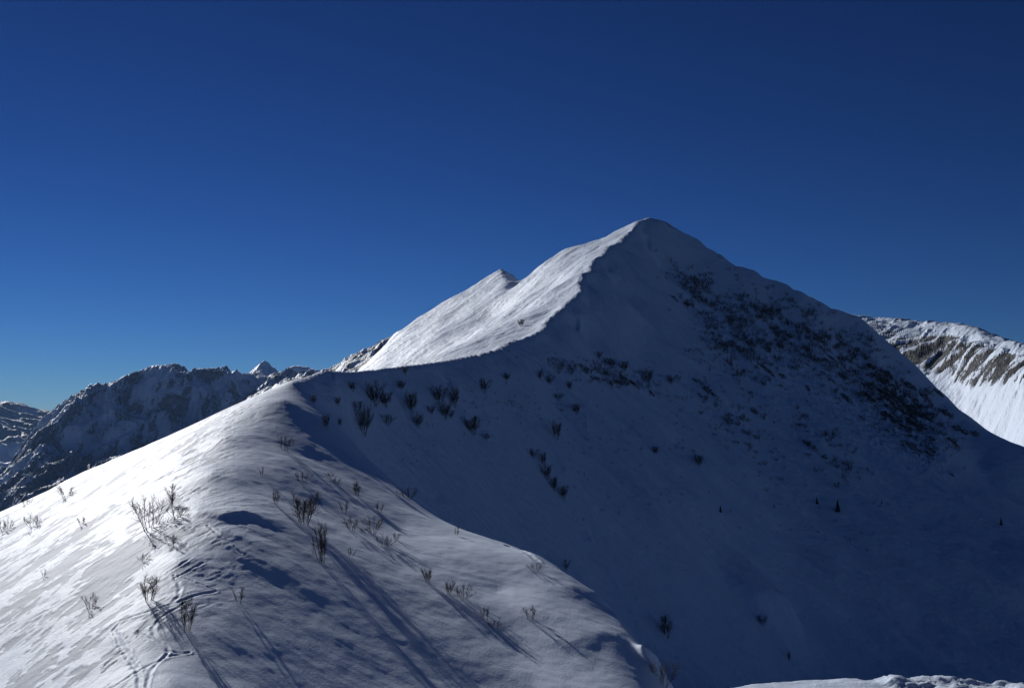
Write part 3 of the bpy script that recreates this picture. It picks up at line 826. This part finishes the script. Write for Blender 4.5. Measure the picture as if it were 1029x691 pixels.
ROCKS = [
 (711, 392, 17, 6, 'curved dark outcrop with a snowy rim, right of the scrub band'), (698, 382, 7, 4, 'small dark rock just uphill of the curved snowy rimmed outcrop'), (703, 397, 8, 3, 'thin rock sliver downhill left of the curved outcrop'),
 (768, 370, 22, 6, 'long diagonal rock ledge in the middle of the brushy face'), (786, 378, 10, 5, 'broken rock at the lower end of the long diagonal ledge'), (677, 300, 14, 6, 'highest dark outcrop under the summit streak'), (690, 306, 8, 4, 'small rock below the highest outcrop'),
 (812, 390, 10, 4, 'flat rock right of the long diagonal ledge'), (815, 447, 18, 6, 'isolated slanting rock low on the open part of the face'), (638, 386, 12, 4, 'rough rocks along the lower edge of the scrub band'), (655, 395, 9, 3, 'last small rock at the lower right end of the scrub band'), (625, 378, 8, 3, 'small rocks at the left end of the scrub band edge'),
 (886, 380, 11, 8, 'blocky dark outcrop in the upper right rock field'), (876, 368, 8, 4, 'small rock above the blocky outcrop in the upper rock field'), (915, 388, 14, 6, 'dark ledge high on the right shoulder'), (928, 398, 18, 8, 'large dark crag in the middle of the right shoulder'), (852, 400, 15, 5, 'slanting ledge at the left of the rock field'),
 (905, 420, 16, 6, 'dark slab in the centre of the rock field'), (950, 415, 15, 7, 'crag close to the right skyline of the shoulder'), (965, 432, 18, 8, 'bulky rock band above the right foot of the shoulder'), (980, 436, 11, 6, 'last rock where the right skyline bends into the valley'), (915, 447, 16, 7, 'dark broken rocks at the lowest tip of the rock field'), (935, 452, 12, 5, 'small rock right of the lowest tip of the rock field'), (943, 395, 12, 5, 'narrow rock on the skyline of the right shoulder'),
 (890, 432, 12, 5, 'rock patch at the lower left of the rock field'), (866, 420, 12, 5, 'thin rock rib at the left foot of the rock field'), (957, 444, 13, 6, 'rock under the bulky band near the foot of the shoulder'), (956, 477, 6, 3, 'tiny lone rock on the smooth snow below the shoulder'), (831, 362, 10, 4, 'small ledge in the brush above the rock field'), (862, 352, 8, 4, 'small dark rock among brush near the upper skyline'),
]
rr = random.Random(9)
for i, (px, py, L, Wd, lab) in enumerate(ROCKS):
    p, d, e, n = slope_frame(px, py); k = p[1] / FP
    o = bpy.data.objects.new('rock_outcrop', OUT[i % 6]); COL.objects.link(o)
    R = Matrix(((d[0], e[0], n[0]), (d[1], e[1], n[1]), (d[2], e[2], n[2]))).to_4x4() @ Matrix.Rotation(rr.uniform(-.35, .35), 4, 'Z')
    o.matrix_world = Matrix.Translation(p - n * Wd * k * 0.30) @ R @ Matrix.Diagonal((L * k * 0.62, Wd * k * 0.85, Wd * k * 0.62, 1))
    tag(o, lab, 'rock', 'dark rock outcrops on the shaded face')

# brush on the shaded face
def far_proto(seed, nst, spread, dens):
    a = MB()
    for st, tg in shrub_stems(seed, nst, spread, 1.0, dens):
        for src in (st, tg):
            n = len(a.v); a.v += src.v; a.f += [tuple(i + n for i in f) for f in src.f]
    return a.mesh('bare_shrub', M_brush)
FARP = [far_proto(600 + i, n, sp, de) for i, (n, sp, de) in enumerate([(9, 0.6, 1.8), (10, 0.9, 1.6), (8, 0.45, 1.9), (11, 1.1, 1.5), (9, 0.8, 1.8), (4, 0.5, 2.0), (6, 1.5, 1.6), (3, 0.3, 2.4), (12, 0.7, 1.2), (5, 1.0, 2.2)])]
ZONES = [  # centre, radii, tilt, count, label
 ((790, 335), (75, 34), 38, 70, 'bare grey shrub in the dense brush right of the long diagonal ledge'),
 ((735, 345), (58, 30), 52, 48, 'bare grey shrub on the middle of the shaded face, left of the long ledge'),
 ((700, 295), (38, 14), 45, 20, 'bare grey shrub high on the face close to the topmost outcrop'),
 ((865, 370), (60, 28), 40, 46, 'bare grey shrub among the upper rocks of the right shoulder'),
 ((920, 420), (52, 28), 42, 36, 'bare grey shrub among the crags near the right foot of the face'),
 ((605, 378), (62, 10), 12, 24, 'small bare shrub in the scrub band above the hollow'),
 ((740, 420), (65, 26), 50, 20, 'scattered bare shrub on the open lower face'),
 ((830, 450), (60, 22), 45, 14, 'scattered bare shrub below the rock field on the open slope'),
]
def crest_y(px): return float(np.interp(px, [c[0] for c in crest], [c[1] for c in crest]))
fr = random.Random(21); nface = 0; little = []
for (cx, cy), (rx, ry), rot, cnt, lab in ZONES:
    r = math.radians(rot); got = 0; tries = 0
    while got < cnt * 9 and tries < cnt * 40:
        tries += 1
        u, v = fr.gauss(0, 0.5) * rx, fr.gauss(0, 0.5) * ry
        px, py = cx + u * math.cos(r) - v * math.sin(r), cy + u * math.sin(r) + v * math.cos(r)
        if py < crest_y(px) + 6 or px > 985: continue
        if float(perlin(np.array([(px + py) / 26.0]), np.array([(px - py) / 9.0]), 66)[0]) < -0.22 + 0.3 * fr.random() - 0.1: continue
        p = locate(px, py)
        if p is None or p[1] < 200: continue
        got += 1
        if got <= cnt * 0.85:
            h = (fr.uniform(3.8, 7.0) if fr.random() < 0.75 else fr.uniform(6.5, 10.5)) / FP * p[1]
            o = bpy.data.objects.new('bare_shrub', FARP[fr.randrange(len(FARP))]); COL.objects.link(o)
            w = fr.uniform(0.6, 1.5); o.location = p - np.array([0, 0, h * fr.uniform(0, 0.25)]); o.rotation_euler = (fr.gauss(0, 0.16), fr.gauss(0, 0.16), fr.uniform(0, 6.28)); o.scale = (h * w, h * w, h)
            tag(o, lab, 'shrub', 'bare shrubs dotted over the shaded face'); nface += 1
        else: little.append((p, fr.uniform(1.5, 4.0) / FP * p[1]))
for cx, cy, rx, ry, k in ((520, 410, 60, 25, 60), (600, 445, 40, 30, 50), (640, 500, 90, 40, 30), (430, 440, 50, 30, 25), (830, 540, 140, 60, 40), (680, 440, 50, 30, 40), (620, 375, 60, 10, 60)):
    for j in range(k):
        p = locate(cx + fr.gauss(0, 0.5) * rx, cy + fr.gauss(0, 0.5) * ry)
        if p is not None and p[1] > 175: little.append((p, fr.uniform(1.2, 3.0) / FP * p[1]))
# the low brush and grass tufts between them, past counting
srcs = [shrub_stems(700 + i, 5, 1.1, 2.6, 1.1, 1) for i in range(3)]
sv = []
for s in srcs:
    V, Fc = [], []
    for st, tg in s:
        for q in (st, tg):
            n = len(V); V += q.v; Fc += [tuple(i + n for i in f) for f in q.f]
    sv.append((np.array(V), Fc))
AV, AF, n = [], [], 0
for p, h in little:
    V, Fc = sv[fr.randrange(3)]; t = fr.uniform(0, 6.28); c, s = math.cos(t), math.sin(t)
    W = np.stack([V[:, 0] * c - V[:, 1] * s, V[:, 0] * s + V[:, 1] * c, V[:, 2]], 1) * h + p
    AV.append(W); AF += [tuple(i + n for i in f) for f in Fc]; n += len(W)
me = bpy.data.meshes.new('low_brush'); me.from_pydata(np.concatenate(AV).tolist(), [], AF); me.materials.append(M_brush)
o = bpy.data.objects.new('low_brush', me); COL.objects.link(o)
tag(o, 'low bare brush and tufts spread over the shaded mountain face', 'brush', kind='stuff')
print('missed', missed, 'face shrubs', nface, 'little', len(little))
